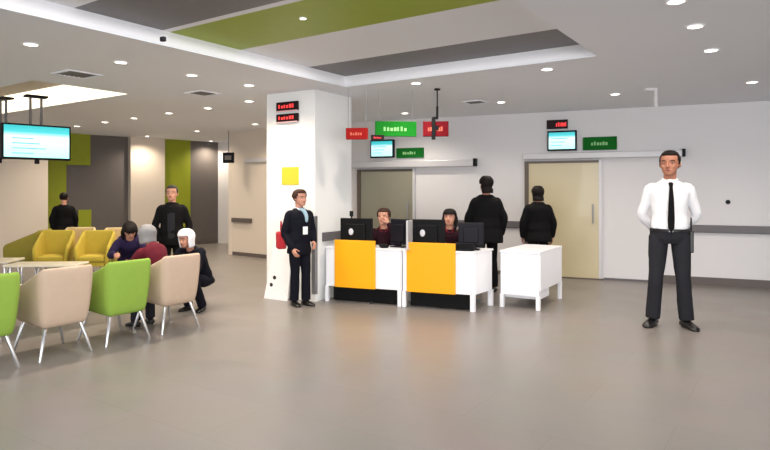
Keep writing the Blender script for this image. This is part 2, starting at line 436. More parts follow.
# ------------------------------------------------------------------ signs and screens
def marks(bm, x0, x1, z0, z1, y, n):
    """unreadable strokes, as the photograph shows them"""
    x = x0; r = random.Random(n * 7 + int(x1 * 1000))
    step = (x1 - x0) / n
    for k in range(n):
        w = step * r.uniform(.45, .8); h = (z1 - z0) * r.uniform(.6, 1)
        box(bm, x, x + w, y - .003, y, z0, z0 + h); x += step
def flat_sign(name, lab, cat, plane, ang, px0, px1, py0, py1, m, mm, n=6, th=.04, group=None, mark_h=(.35, .65), frame='trim_metal', off=0.0):
    a = hit(plane[0], plane[1], px0); b = hit(plane[0], plane[1], px1); Ym = (a[1] + b[1]) / 2
    L = math.hypot(b[0] - a[0], b[1] - a[1]); z0, z1 = zat(py1, Ym), zat(py0, Ym); h = z1 - z0
    r = empty(name, (a[0], a[1], z0), ang); tag(r, lab, cat, group)
    obj('panel', BX(0, L, -th - off, -off, 0, h), m, r, bevel=.004)
    if n:
        bm = bmesh.new(); marks(bm, L * .25, L * .75, h * mark_h[0], h * mark_h[1], -th - off - .001, n); obj('lettering', bm, mm, r)
    return r, L, h
WPL = (WP, WD)
flat_sign('door_sign', 'dark green sign on the wall above the left glass door', 'sign', WPL, AW, 397, 424, 148, 158, 'sign_green_dark', 'sign_mark', 6)
flat_sign('door_sign', 'dark green sign on the wall above the right yellowish glass door', 'sign', WPL, AW, 583, 617, 137, 150, 'sign_green_dark', 'sign_mark', 6)
def wall_screen(lab, px0, px1, py0, py1):
    a = hit(WP, WD, px0); b = hit(WP, WD, px1); Ym = (a[1] + b[1]) / 2; L = math.hypot(b[0] - a[0], b[1] - a[1]); z0, z1 = zat(py1, Ym), zat(py0, Ym); h = z1 - z0
    r = empty('wall_display', (a[0], a[1], z0), AW); tag(r, lab, 'screen')
    obj('casing', BX(0, L, -.08, 0, 0, h), 'dark_plastic', r, bevel=.006)
    sc = obj('screen', BX(.025, L - .025, -.086, -.080, .03, h - .03), 'screen_small', r)
    bm = bmesh.new()
    for k in range(3): box(bm, .06, L * (.5 + .1 * k), -.089, -.086, h * (.25 + .17 * k), h * (.25 + .17 * k) + .012)
    obj('screen_text', bm, 'screen_line', sc)
wall_screen('small lit screen on the wall above the left glass door', 372, 395, 140, 158)
wall_screen('small lit screen on the wall above the right glass door', 548, 577, 131, 151)
r, L, h = flat_sign('led_display', 'black and red number display above the right wall screen', 'display', WPL, AW, 547, 568, 120, 129, 'led_black', 'led_red', 0)
bm = bmesh.new(); marks(bm, L * .45, L * .95, h * .25, h * .75, -.041, 6); obj('digits', bm, 'led_red', r)
CLP = (PLc, ALc)
for y0, y1, lb in ((102, 111, 'upper black and red number display on the white column'), (114, 122, 'lower black and red number display on the white column')):
    r, L, h = flat_sign('led_display', lb, 'display', PLc, ALc, 278, 299, y0, y1, 'led_black', 'led_red', 0)
    bm = bmesh.new(); marks(bm, L * .12, L * .88, h * .3, h * .72, -.041, 6); obj('digits', bm, 'led_red', r)
    obj('border', BX(-.005, L + .005, -.043, -.038, -.012, 0.004), 'led_pink', r)
flat_sign('notice', 'plain yellow square notice on the white column', 'notice', PLc, ALc, 282, 299, 167, 185, 'notice_yellow', 'mark_black', 0, th=.008)

def hung(name, lab, px0, px1, py0, py1, Y, m, mm, n, rz=-.1, cable=True, th=.05):
    x0 = gpt(px0, Y)[0]; x1 = gpt(px1, Y)[0]; L = x1 - x0; z0, z1 = zat(py1, Y), zat(py0, Y); h = z1 - z0
    r = empty(name, ((x0 + x1) / 2, Y, z0), rz); tag(r, lab, 'sign')
    obj('panel', BX(-L / 2, L / 2, -th / 2, th / 2, 0, h), m, r, bevel=.006)
    if n:
        bm = bmesh.new(); marks(bm, -L * .3, L * .28, h * .35, h * .65, -th / 2 - .001, n); obj('lettering', bm, mm, r)
    if cable:
        for s in (-.4, .4):
            bm = bmesh.new(); tube(bm, [V(s * L, 0, h), V(s * L, 0, H_CEIL - z0)], .004, 8, curved=False, rounded=False); obj('cable', bm, 'trim_metal', r)
    return r, L, h, z0
hung('hanging_sign', 'small red hanging sign beside the column edge', 346, 368, 128, 139.5, 7.9, 'sign_red', 'sign_mark_warm', 5)
hung('hanging_sign', 'large bright green hanging sign above the left desk', 375, 416.5, 121.5, 136.5, 8.1, 'sign_green', 'sign_mark', 7, rz=.12)
hung('hanging_led_display', 'narrow black and orange display under the green hanging sign', 371, 384, 135, 140.5, 8.04, 'led_black', 'led_red', 5, rz=.12, cable=False)
r, L, h, z0 = hung('hanging_sign', 'crimson hanging sign with black bracket above the right desk', 423, 448.5, 121.5, 136.5, 8.0, 'sign_crimson', 'sign_mark_warm', 7, cable=False)
bm = bmesh.new(); box(bm, -.055, -.005, -.045, .045, -.04, h + .04); box(bm, -.005, .04, -.035, .035, h * .4, h * .7); box(bm, .005, .035, -.02, .02, h + .041, h + .2); box(bm, -.05, .03, -.02, .02, h + .03, h + .06); tube(bm, [V(.02, 0, h + .05), V(.02, 0, H_CEIL - z0)], .009, 10, curved=False); cyl(bm, (.02, 0), .04, H_CEIL - z0 - .02, H_CEIL - z0)
obj('bracket', bm, 'black_plastic', r)

# hanging screens at left
def hung_screen(lab, c, rz, w, h, on, z):
    r = empty('hanging_screen', (c[0], c[1], z), rz); tag(r, lab, 'screen')
    obj('casing', BX(-w / 2, w / 2, -.03, .05, 0, h), 'black_plastic', r, bevel=.01)
    sc = obj('screen', BX(-w / 2 + .025, w / 2 - .025, -.036, -.03, .03, h - .025), 'screen_big' if on else 'dark_plastic', r)
    if on:
        bm = bmesh.new()
        for k in range(4): box(bm, -w * .36, -w * .36 + w * (.3 + .09 * ((k * 2) % 3)), -.039, -.036, h * (.16 + .14 * k), h * (.16 + .14 * k) + .012)
        obj('screen_text', bm, 'screen_line', sc)
    top = H_CEIL - z
    for s in (-.07, .07):
        bm = bmesh.new(); tube(bm, [V(s, .05, h - .06), V(s, .05, top - .02)], .018, 10, curved=False); obj('pole', bm, 'rail_grey', r)
    obj('ceiling_plate', BX(-.14, .14, -.03, .13, top - .03, top), 'black_plastic', r)
    obj('knob', BX(-.03, .03, -.02, .02, -.06, 0), 'dark_plastic', r, bevel=.008)
hung_screen('lit turquoise screen hanging from two poles over the waiting chairs', (-4.96, 8.55), .78, .88, .50, True, 1.93)
hung_screen('dark hanging screen cut by the left picture edge', (-5.60, 8.72), -.5, .42, .52, False, 1.95)

# small wall fixtures
a = hit(WP, WD, 728); bm = bmesh.new(); cyl(bm, (0, 0), .035, 0, .02, 16, .03)
o = obj('wall_button', bm, 'dark_plastic'); o.location = (a[0], a[1], zat(202, a[1])); o.rotation_euler = (PI / 2, 0, AW); tag(o, 'small round dark button on the wall right of the guard', 'button')
Y = 7.95; X = gpt(655.5, Y)[0]
bm = bmesh.new(); box(bm, -.02, .02, -.02, .02, -.25, 0); box(bm, -.14, -.021, -.02, .02, -.035, 0)
o = obj('hanging_bracket', bm, 'wall_paint', bevel=.004); put(o, (X, Y, H_CEIL), 0); tag(o, 'short white bracket hanging from the ceiling above left of the guard', 'bracket')
a = hit(P2[0], P2[1], 236); r = empty('exit_box', (gpt(228, 13.6)[0], 13.6, zat(163, 13.6)), -.2); tag(r, 'small dark box sign by the corridor opening', 'sign')
obj('panel', BX(-.13, .13, 0, .06, 0, .24), 'dark_plastic', r, bevel=.01)
obj('face', BX(-.08, .08, -.005, 0, .07, .17), 'vent_grey', r)
bm = bmesh.new(); tube(bm, [V(0, .03, .24), V(0, .03, H_CEIL - zat(163, 13.6))], .01, 8, curved=False); obj('stem', bm, 'rail_grey', r)

# white board leaning on the column, with two black dots
bd = empty('leaning_board', (0, 0, 0)); p = V(*hit(((CC + V(-.521, -.854, 0) * .16).x, (CC + V(-.521, -.854, 0) * .16).y), PLc[1], 264), 0)
put(bd, p, ALc); tag(bd, 'white board with two black dots leaning against the column foot', 'board')
bm = bmesh.new(); w = .42
vs = [bm.verts.new(q) for q in ((0, 0, 0), (w, 0, 0), (w - .03, .13, .78), (.07, .13, .78), (0, .02, 0), (w, .02, 0), (w - .03, .15, .78), (.07, .15, .78))]
for f in ((0, 1, 2, 3), (7, 6, 5, 4), (0, 4, 5, 1), (1, 5, 6, 2), (2, 6, 7, 3), (3, 7, 4, 0)): bm.faces.new([vs[i] for i in f])
obj('panel', bm, 'notice_white', bd)
for dx, dz, rr in ((.15, .29, .03), (.105, .19, .03)):
    bm = bmesh.new(); ell(bm, (dx, dz * .13 / .78 - .001, dz), (rr, .005, rr)); obj('dot', bm, 'mark_black', bd, smooth=True)

# ------------------------------------------------------------------ reception desks
N2 = (0.401, 0.916)
FP = (1.078, 7.35); FD = (0.929, -0.370)     # the front line of the two desks
fa = math.atan2(FD[1], FD[0])
def desk(px0, px1, y0, y1, lab, depth):
    a = hit(FP, FD, px0); b = hit(FP, FD, px1); L = math.hypot(b[0] - a[0], b[1] - a[1])
    r = empty('reception_desk', (a[0], a[1], 0), fa); tag(r, lab, 'desk', None)
    obj('worktop', BX(0, L, 0, depth, .715, .74), 'desk_white', r, bevel=.005)
    obj('front_panel', BX(.01, L - .01, .012, .035, .21, .714), 'desk_white', r)
    s0 = math.hypot(*(Vector(hit(FP, FD, y0)) - Vector(a))); s1 = math.hypot(*(Vector(hit(FP, FD, y1)) - Vector(a)))
    obj('yellow_panel', BX(s0, s1, -.018, .010, .205, .835), 'desk_yellow', r, bevel=.004)['label'] = 'orange yellow modesty panel'
    for x in (0.0, L - .022): obj('side_panel', BX(x, x + .022, .036, depth - .05, .21, .714), 'desk_white', r)
    for x in (0.0, L - .05):
        for y in (.0, depth - .05):
            bm = bmesh.new(); box(bm, x, x + .05, y, y + .05, 0, .209); obj('leg', bm, 'desk_white', r, bevel=.004)
    obj('shade_box', BX(.08, L - .08, .10, .16, .01, .34), 'black_plastic', r)['label'] = 'black box added to darken the space under the worktop'  # added black box, stands in for the shade under the desk
    obj('footrest', BX(.1, L - .1, depth - .12, depth - .08, .05, .08), 'trim_metal', r)
    return r, L
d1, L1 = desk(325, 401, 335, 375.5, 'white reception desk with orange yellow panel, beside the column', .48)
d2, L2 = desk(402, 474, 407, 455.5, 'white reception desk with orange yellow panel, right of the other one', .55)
for ch in [x for x in C.objects if x.parent == d2]:      # its right end is cut at a slant
    for v in ch.data.vertices:
        if v.co.y > 0: v.co.x += .235 * v.co.y * v.co.x / L2
# end desk turned along the grid
r = empty('side_desk', (1.915, 7.43, 0), math.atan2(-.25, .406)); Wd, Dd = .52, 1.02
tag(r, 'plain white side desk without yellow panel at the right end', 'desk')
obj('worktop', BX(-Wd, 0, 0, Dd, .70, .73), 'desk_white', r, bevel=.005)
obj('front_panel', BX(-Wd + .01, -.01, .01, .035, .17, .70), 'desk_white', r)
for x in (-Wd, -.025): obj('side_panel', BX(x, x + .025, .036, Dd - .02, .24, .70), 'desk_white', r)
for x in (-Wd, -.05):
    for y in (0, Dd - .05): obj('leg', BX(x, x + .05, y, y + .05, 0, .1695 if y == 0 else .2395), 'desk_white', r, bevel=.004)
obj('drawer_box', BX(-Wd + .03, -.03, .1, .5, .12, .69), 'desk_white', r)

# desktop computers, backs to us
def monitor(lab, px, Y, w, h, rz, logo, z=.742, ztop=1.12, m='black_plastic'):
    r = empty('computer_monitor', (gpt(px, Y)[0], Y, z), rz); tag(r, lab, 'monitor')
    H = ztop - z
    cs = obj('casing', BX(-w / 2, w / 2, -.02, .02, H - h, H), m, r, bevel=.012)
    obj('rear_bulge', BX(-w * .3, w * .3, -.045, -.02, H - h * .85, H - h * .2), m, cs, bevel=.02)
    obj('stand', BX(-.03, .03, -.03, -.005, .008, H - h * .5), m, r)
    bm = bmesh.new(); box(bm, -.11, .11, -.08, .1, 0, .012); obj('foot', bm, m, r, bevel=.004)
    obj('screen', BX(-w / 2 + .02, w / 2 - .02, .02, .023, H - h + .02, H - .02), 'dark_plastic', cs)
    if logo:
        bm = bmesh.new(); ell(bm, (-.06, -.046, H - h * .5), (.035, .004, .045)); obj('emblem', bm, 'logo_grey', cs, smooth=True)
monitor('black monitor with pale emblem on the desk beside the column', 356.5, 8.05, .47, .36, -.38, True, ztop=1.122)
monitor('narrow looking dark monitor at the right end of the left desk', 400, 7.98, .30, .34, -.7, False, m='dark_plastic', ztop=1.115)
monitor('black monitor with pale emblem on the right hand desk', 428, 7.72, .45, .35, -.38, True, ztop=1.122)
monitor('dark purplish monitor at the right end of the right hand desk', 471, 7.62, .32, .30, -.2, False, m='dark_plastic', ztop=1.085)
def stuff_on(name, lab, cat, px, Y, rz, parts, z=.742):
    r = empty(name, (gpt(px, Y)[0], Y, z), rz); tag(r, lab, cat)
    for nm, dims, m in parts: obj(nm, BX(*dims), m, r, bevel=.006)
    return r
stuff_on('desk_printer', 'low black printer on the right corner of the right hand desk', 'printer', 465, 7.52, -.38, [('body', (-.13, .12, -.06, .12, 0, .08), 'black_plastic'), ('lid', (-.12, .11, -.05, .1, .08, .095), 'dark_plastic'), ('paper_tray', (-.08, .08, -.085, -.06, .01, .02), 'dark_plastic')])
stuff_on('webcam', 'small black webcam standing above the left monitor', 'camera', 351.5, 8.12, 0, [('pole', (-.01, .01, -.01, .01, 0, .42), 'black_plastic'), ('lens_head', (-.025, .025, -.025, .02, .40, .475), 'black_plastic'), ('base', (-.04, .04, -.03, .03, 0, .012), 'black_plastic')])
stuff_on('desk_divider', 'thin pale upright divider between the two desks', 'divider', 409.5, 7.7, -.38, [('pane', (-.012, .012, -.1, .3, 0.01, .37), 'header_metal'), ('foot', (-.03, .03, -.1, .3, 0, .01), 'header_metal')])
bm = bmesh.new(); ell(bm, (0, 0, .03), (.075, .04, .03)); 
o = obj('telephone', bm, 'black_plastic', smooth=True); put(o, (gpt(384, 7.85)[0], 7.85, .741), -.38); tag(o, 'small black desk phone on the left desk in front of the receptionist', 'telephone')

# ------------------------------------------------------------------ armchairs and tables
def make_chair(fab):
    r = empty('armchair', (0, 0, 0))     # faces local -y, its back at +y
    hw, dp, rc = .25, .26, .07
    path = []
    path.append((hw, -dp, 0.0))
    for k in range(5): path.append((hw, -dp + (2 * dp - rc) * (k + 1) / 5, (k + 1) / 5 * .86))
    for k in range(1, 7):
        a = PI / 2 * k / 6; path.append((hw - rc + rc * math.cos(a), dp - rc + rc * math.sin(a), min(1, .86 + .28 * k / 6)))
    path.append((0, dp + .008, 1.0))
    full = path + [(-x, y, t) for x, y, t in path[-2::-1]]
    bm = bmesh.new(); rings = []
    N = len(full)
    for i, (x, y, t) in enumerate(full):
        a = full[max(i - 1, 0)]; b = full[min(i + 1, N - 1)]
        tx, ty = b[0] - a[0], b[1] - a[1]; l = math.hypot(tx, ty); nx, ny = ty / l, -tx / l   # outward
        zt = .58 + .235 * t; zb = .30 - .025 * t
        th = .055
        fl = .045 * t       # outward lean of the back
        def q(z, off): 
            k = (z - zb) / (zt - zb); return V(x * (.86 + .14 * k) + nx * off, y + ny * off + fl * k + (.0), z)
        rings.append([q(zb, 0), q((zb + zt) / 2, .008), q(zt - .03, .004), q(zt, -.014), q(zt, -th + .012), q(zt - .03, -th), q((zb + zt) / 2, -th), q(zb, -th)])
    loft(bm, rings); bmesh.ops.recalc_face_normals(bm, faces=bm.faces)
    o = obj('upholstered_shell', bm, fab, r, smooth=True)
    md = o.modifiers.new('sub', 'SUBSURF'); md.levels = 1; md.render_levels = 2
    o = obj('seat_cushion', BX(-.18, .18, -dp - .01, dp - .065, .37, .46), fab, r, smooth=False, bevel=.03, seg=4)
    o = obj('seat_base', BX(-.175, .175, -dp + .02, dp - .07, .30, .368), fab, r, bevel=.01)
    for sx in (-1, 1):
        for sy in (-1, 1):
            bm = bmesh.new(); tube(bm, [V(sx * .15, sy * .19, .31), V(sx * .23, sy * .25, .006)], [.018, .012], 12, curved=False)
            obj('leg', bm, 'chrome', r, smooth=True)
    return r
def chair(fab, x, y, rz, lab, group=None):
    if fab not in CH: CH[fab] = make_chair(fab); o = CH[fab]
    else: o = copy_tree(CH[fab])
    put(o, (x, y, 0), rz); tag(o, lab, 'armchair', group); return o
CH = {}
# facing -U means local -y points along -U
rz_front = math.atan2(U.y, U.x) + PI / 2       # local -y -> ?
def rz_face(dx, dy): return math.atan2(dy, dx) + PI / 2
g = 'tub armchairs in the front row'
for a, b, fab, lab in ((-5.655, 2.20, 'fabric_green', 'green tub armchair cut by the left picture edge'), (-5.65, 2.83, 'fabric_beige', 'beige tub armchair between two green ones, its back to us'),
                       (-5.655, 3.44, 'fabric_green', 'whole green tub armchair between two beige ones'), (-5.655, 4.05, 'fabric_beige', 'beige tub armchair at the right end of the front row')):
    p = grid_pt(a, b); chair(fab, p.x, p.y, rz_face(-U.x, -U.y), lab, g)
g2 = 'yellowish armchairs in the far rows'
for px, Y, fab, ang, lab in ((27, 9.9, 'fabric_olive', (-1, -.1), 'dull olive armchair turned sideways under the big hanging screen'),
                             (54, 9.5, 'fabric_yellow', (.3, -1), 'yellow armchair directly below the man in the black jacket at far left'),
                             (76, 10.3, 'fabric_cream', (.2, -1), 'pale cream armchair between two yellow ones'),
                             (95, 9.5, 'fabric_yellow', (.25, -1), 'yellow armchair left of the bowed visitors'),
                             (116, 10.2, 'fabric_cream', (.2, -1), 'pale cream armchair just left of the bowed visitors'),
                             (130, 7.75, 'fabric_olive', (.35, -1), 'olive armchair holding the bowed visitor in dark purple')):
    x, y = gpt(px, Y); o = chair(fab, x, y, rz_face(*ang), lab, g2); o.scale = (1.04, 1.04, 1.04) if Y > 8 else (1,) * 3
def table(loc, rz, w, d, z, lab):
    r = empty('coffee_table', loc, rz); tag(r, lab, 'table')
    obj('tabletop', BX(-w / 2, w / 2, -d / 2, d / 2, z - .03, z), 'table_white', r, bevel=.008)
    for sx in (-1, 1):
        for sy in (-1, 1):
            bm = bmesh.new(); tube(bm, [V(sx * (w / 2 - .07), sy * (d / 2 - .07), z - .032), V(sx * (w / 2 - .05), sy * (d / 2 - .05), .01)], [.015, .012], 10, curved=False)
            obj('leg', bm, 'chrome', r, smooth=True)
p = grid_pt(-6.6, 3.25); table(p, AU, .55, 1.2, .49, 'low white table behind the front armchairs')
table((*gpt(47, 8.2), 0), .05, .95, .42, .50, 'white table in front of the yellow armchairs')
table((*gpt(-6, 8.45), 0), .1, .6, .5, .52, 'white table cut by the left picture edge')

# ------------------------------------------------------------------ people
def figure(lab, loc, rz, Ht, pose=None, outfit=None, vox=.011):
    o = dict(top='cloth_white', legs='cloth_black', hair='hair_black', skin='skin', shoes='leather_black', coat=False, tie=None, hairstyle='short', collar=None, bulk=1.0, hood=None, skirt=0)
    o.update(outfit or {})
    J = dict(pelvis=(0, 0, .53), chest=(0, -.005, .70), neck=(0, .008, .835), head=(0, -.012, .863),
             shR=(-.098, .006, .783), elR=(-.125, .012, .62), wrR=(-.125, -.03, .48), shL=(.098, .006, .783), elL=(.125, .012, .62), wrL=(.125, -.03, .48),
             hiR=(-.05, 0, .515), knR=(-.058, -.012, .285), anR=(-.065, .012, .045), hiL=(.05, 0, .515), knL=(.058, -.012, .285), anL=(.065, .012, .045),
             face=(0, -1, 0), crown=(0, 0, 1), toeR=(-.2, -1, 0), toeL=(.2, -1, 0))
    if pose: J.update(pose)
    J = {k: (Vector(v) * Ht if k not in ('face', 'crown', 'toeR', 'toeL') else Vector(v).normalized()) for k, v in J.items()}
    H = Ht; B = o['bulk']
    root = empty('person', loc, rz); tag(root, lab, 'person'); top_ref = {}
    side = (J['shL'] - J['shR']).normalized(); hside = (J['hiL'] - J['hiR']).normalized()
    def spine(t):
        a, b, c = J['pelvis'], J['chest'], J['neck']
        ctrl = b * 2 - (a + c) * .5
        return a * (1 - t) ** 2 + ctrl * 2 * t * (1 - t) + c * t * t
    def torso(bm, table, ext=0.0):
        rings = []
        for t, rx, ry in table:
            tt = max(t, 0); p = spine(tt); d = (spine(min(tt + .05, 1.05)) - spine(tt - .05)).normalized()
            if t < 0: p = p + d * t * (J['neck'] - J['pelvis']).length
            s = hside.lerp(side, max(0, min(1, t))); s = (s - d * s.dot(d)).normalized(); f = d.cross(s)
            rings.append([p + s * math.cos(a) * (rx * H * B + ext) + f * math.sin(a) * (ry * H * B + ext) for a in (2 * PI * k / 20 for k in range(20))])
        loft(bm, rings)
    TT = [(-.12, .07, .05), (-.02, .09, .064), (.12, .092, .064), (.32, .080, .056), (.55, .088, .064), (.72, .096, .064), (.85, .088, .056), (.94, .060, .042), (1.03, .032, .032)]
    # head frame
    up = J['crown']; fc = J['face']; fc = (fc - up * fc.dot(up)).normalized(); sd = up.cross(fc)   # sd: towards the figure's right... sign is symmetric
    hh = .137 * H; chin = J['head']
    def hp(x, y, z): return chin + (sd * x * 1.06 - fc * y + up * z) * hh    # y forward is negative
    prof = [(.00, .10, .34, -.14), (.05, .17, .37, -.02), (.14, .23, .385, .12), (.26, .28, .38, .24), (.38, .315, .37, .36), (.5, .335, .355, .43), (.62, .35, .37, .47), (.74, .345, .36, .47), (.85, .30, .30, .42), (.94, .235, .23, .33), (1.0, .12, .11, .18)]
    def headring(z, w, f, b, n=24, g=1.0, gb=0.0):
        cy = (b - f) / 2; ry = (b + f) / 2
        return [hp(math.sin(a) * (w * g + gb), cy - math.cos(a) * (ry * g + gb), z) for a in (2 * PI * k / n for k in range(n))]
    bm = bmesh.new()
    loft(bm, [headring(*q) for q in prof])
    tube(bm, [hp(0, -.34, .55), hp(0, -.42, .42), hp(0, -.455, .35)], [.028 * hh, .04 * hh, .055 * hh], 8)
    for s in (-1, 1):
        ell(bm, hp(s * .05, -.39, .335), (.035 * hh,) * 3, n=6)
        ell(bm, hp(s * .355, .06, .45), (.05 * hh, .09 * hh, .12 * hh), n=8)
        tube(bm, [hp(s * .07, -.345, .575), hp(s * .24, -.27, .57)], .033 * hh, 6, curved=False)
        ell(bm, hp(s * .17, -.26, .36), (.09 * hh,) * 3, n=8)
    nb = J['neck'] - (J['neck'] - J['chest']).normalized() * .03 * H
    tube(bm, [nb, (nb + hp(0, .1, .15)) * .5, hp(0, .1, .25)], [.040 * H, .034 * H, .034 * H], 14)
    torso(bm, TT, -.012)
    for s in 'RL':
        sh, el, wr = J['sh' + s], J['el' + s], J['wr' + s]
        tube(bm, [sh.lerp(J['neck'], .35), sh, el, wr], [.022 * H, .024 * H, .020 * H, .0145 * H], 12, curved=False)
        hi, kn, an = J['hi' + s], J['kn' + s], J['an' + s]
        tube(bm, [hi, kn, an], [.042 * H, .03 * H, .02 * H], 12, curved=False)
    body = remesh(bm, max(.006, vox * .7), 3)
    # hands
    for s in 'RL':
        el, wr = J['el' + s], J['wr' + s]
        d = (wr - el).normalized(); inn = (J['pelvis'] - wr); inn = (inn - d * inn.dot(d))
        pn = inn.normalized() if inn.length > 1e-3 else V(1, 0, 0)   # palm faces inwards
        ac = d.cross(pn)                      # across the knuckles
        if ac.y > 0: ac = -ac                 # thumb side forward
        hs = .1 * H
        hb = bmesh.new()
        kn = wr + d * hs * .48
        ring = []
        for t, w, th in ((-.1, .13, .12), (.08, .15, .12), (.3, .21, .12), (.5, .22, .1), (.54, .19, .07)):
            ring.append([wr + d * hs * t + ac * math.cos(a) * w * hs + pn * math.sin(a) * th * hs for a in (2 * PI * k / 12 for k in range(12))])
        loft(hb, ring)
        for i, ln in enumerate((.40, .46, .43, .33)):
            b0 = kn + ac * hs * (.165 - .11 * i) - d * hs * .04
            p1 = b0 + (d * .95 + pn * .25) * hs * ln * .45; p2 = p1 + (d * .8 + pn * .6) * hs * ln * .33; p3 = p2 + (d * .55 + pn * .85) * hs * ln * .3
            tube(hb, [b0, p1, p2, p3], [.052 * hs, .048 * hs, .043 * hs, .036 * hs], 8, sub=2)
        t0 = wr + d * hs * .12 + ac * hs * .12
        tube(hb, [t0, t0 + (d * .6 + ac * .7 + pn * .3) * hs * .22, t0 + (d * .85 + ac * .55 + pn * .5) * hs * .42], [.07 * hs, .055 * hs, .042 * hs], 8, sub=2)
        merge(body, remesh(hb, .0035, 2))
    obj('body', body, o['skin'], root, smooth=True)
    # face details
    bm = bmesh.new()
    for s in (-1, 1): ell(bm, hp(s * .15, -.298, .5), (.036 * hh,) * 3, n=8)
    obj('eyes', bm, 'eye_white', root, smooth=True)
    bm = bmesh.new()
    for s in (-1, 1): ell(bm, hp(s * .15, -.322, .5), (.03 * hh,) * 3, n=8)
    obj('pupils', bm, 'eye_dark', root, smooth=True)
    bm = bmesh.new()
    for s in (-1, 1): tube(bm, [hp(s * .07, -.375, .595), hp(s * .17, -.35, .62), hp(s * .25, -.27, .59)], [.014 * hh, .018 * hh, .01 * hh], 6)
    obj('eyebrows', bm, o['hair'], root, smooth=True)
    bm = bmesh.new(); tube(bm, [hp(-.10, -.35, .215), hp(0, -.392, .21), hp(.10, -.35, .215)], [.014 * hh, .032 * hh, .014 * hh], 8); obj('mouth', bm, 'lip', root, smooth=True)
    # hair: a thick cap open over the face
    bm = bmesh.new(); n = 28
    low = .30 if o['hairstyle'] in ('short', 'bun') else .12 if o['hairstyle'] == 'long' else -.05
    zs = [low + (1.0 - low) * k / 9 for k in range(9)] + [.96, 1.0, 1.03]
    def prof_at(z):
        z = min(z, 1.0)
        for q, w in zip(prof, prof[1:]):
            if q[0] <= z <= w[0]:
                t = (z - q[0]) / (w[0] - q[0]); return [q[i] * (1 - t) + w[i] * t for i in (1, 2, 3)]
        return prof[-1][1:]
    grow = .038 if o['hairstyle'] == 'short' else .085
    rows = []
    for z in zs:
        w, f, b = prof_at(min(z, .985)); g2_ = grow
        if z > .98: w, f, b = (.15, .15, .24) if z < 1.01 else (.04, .04, .08)
        if z < .3: w, f, b = .31, .2, .41
        rows.append([bm.verts.new(p) for p in headring(z + (.03 if z > .9 else 0), w, f, b, n, 1.0, g2_)])
    for i in range(len(rows) - 1):
        z = (zs[i] + zs[i + 1]) / 2
        for k in range(n):
            a = 2 * PI * (k + .5) / n; c = math.cos(a)          # c = 1 straight ahead
            lim = .87 if o['hairstyle'] != 'long' else .74
            if z < lim and c > (.5 if z > .62 else .2 if z > .48 else .25 if o['hairstyle'] == 'long' else -.12): continue
            bm.faces.new([rows[i][k], rows[i][(k + 1) % n], rows[i + 1][(k + 1) % n], rows[i + 1][k]])
    bm.faces.new(rows[-1])
    for v in [v for v in bm.verts if not v.link_faces]: bm.verts.remove(v)
    bmesh.ops.recalc_face_normals(bm, faces=bm.faces)
    ho = obj('hair', bm, o['hair'], root, smooth=True)
    md = ho.modifiers.new('sol', 'SOLIDIFY'); md.thickness = .075 * hh; md.offset = -1
    if o['hairstyle'] == 'long':
        bm = bmesh.new()
        for s in (-1, 1):
            tube(bm, [hp(s * .22, .2, .8), hp(s * .37, .1, .45), hp(s * .38, .12, .1), hp(s * .33, .05, -.35)], [.14 * hh, .13 * hh, .13 * hh, .06 * hh], 10)
        tube(bm, [hp(0, .35, .8), hp(0, .45, .4), hp(0, .42, 0), hp(0, .35, -.3)], [.2 * hh, .25 * hh, .22 * hh, .1 * hh], 10)
        obj('long_hair', remesh(bm, .008, 3), o['hair'], root, smooth=True)
    if o['hairstyle'] == 'bun':
        bm = bmesh.new(); ell(bm, hp(0, .55, .62), (.17 * hh,) * 3, n=10); obj('hair_bun', bm, o['hair'], root, smooth=True)
    # top
    cg = .012 if not o['coat'] else .022
    bm = bmesh.new()
    cl = o.get('coat_len', .26)
    low_t = ([(-cl, .104, .074)] + ([(-.13, .102, .072)] if cl > .2 else [])) if o['coat'] else []
    torso(bm, low_t + [(0.05, .088, .062), (.12, .094, .067), (.32, .084, .060), (.55, .091, .067), (.72, .100, .068), (.84, .092, .062), (.92, .070, .050), (.98, .048, .042), (1.03 if o['coat'] else 1.0, .040, .040)], cg * .8)
    for s in 'RL':
        sh, el, wr = J['sh' + s], J['el' + s], J['wr' + s]
        r = cg * .7
        m1 = sh.lerp(el, .5); m2 = el.lerp(wr, .45)
        tube(bm, [sh.lerp(J['neck'], .3) - V(0, 0, .008 * H), sh, m1, el, m2, el.lerp(wr, .93)], [.024 * H + r, .029 * H + r, .027 * H + r, .024 * H + r, .022 * H + r, .018 * H + r], 14, sub=4, rounded=True)
    top = obj('coat' if o['coat'] else 'shirt', remesh(bm, vox, 4, .006 * H / 1.7, loc[0]), o['top'], root, smooth=True)
    # trousers
    bm = bmesh.new()
    torso(bm, [(-.16, .07, .055), (-.06, .094, .067), (.03, .097, .068), (.10, .094, .067)] if not o['coat'] else [(-.16, .07, .055), (-.06, .09, .064), (.05, .09, .062)], .010)
    for s in 'RL':
        hi, kn, an = J['hi' + s], J['kn' + s], J['an' + s]
        tube(bm, [hi, hi.lerp(kn, .5), kn, kn.lerp(an, .5), an + (kn - an).normalized() * .0], [.053 * H, .048 * H, .040 * H, .040 * H, .041 * H], 16, sub=3, rounded=False)
    obj('trousers', remesh(bm, vox, 4, .005 * H / 1.7, loc[1]), o['legs'], root, smooth=True)
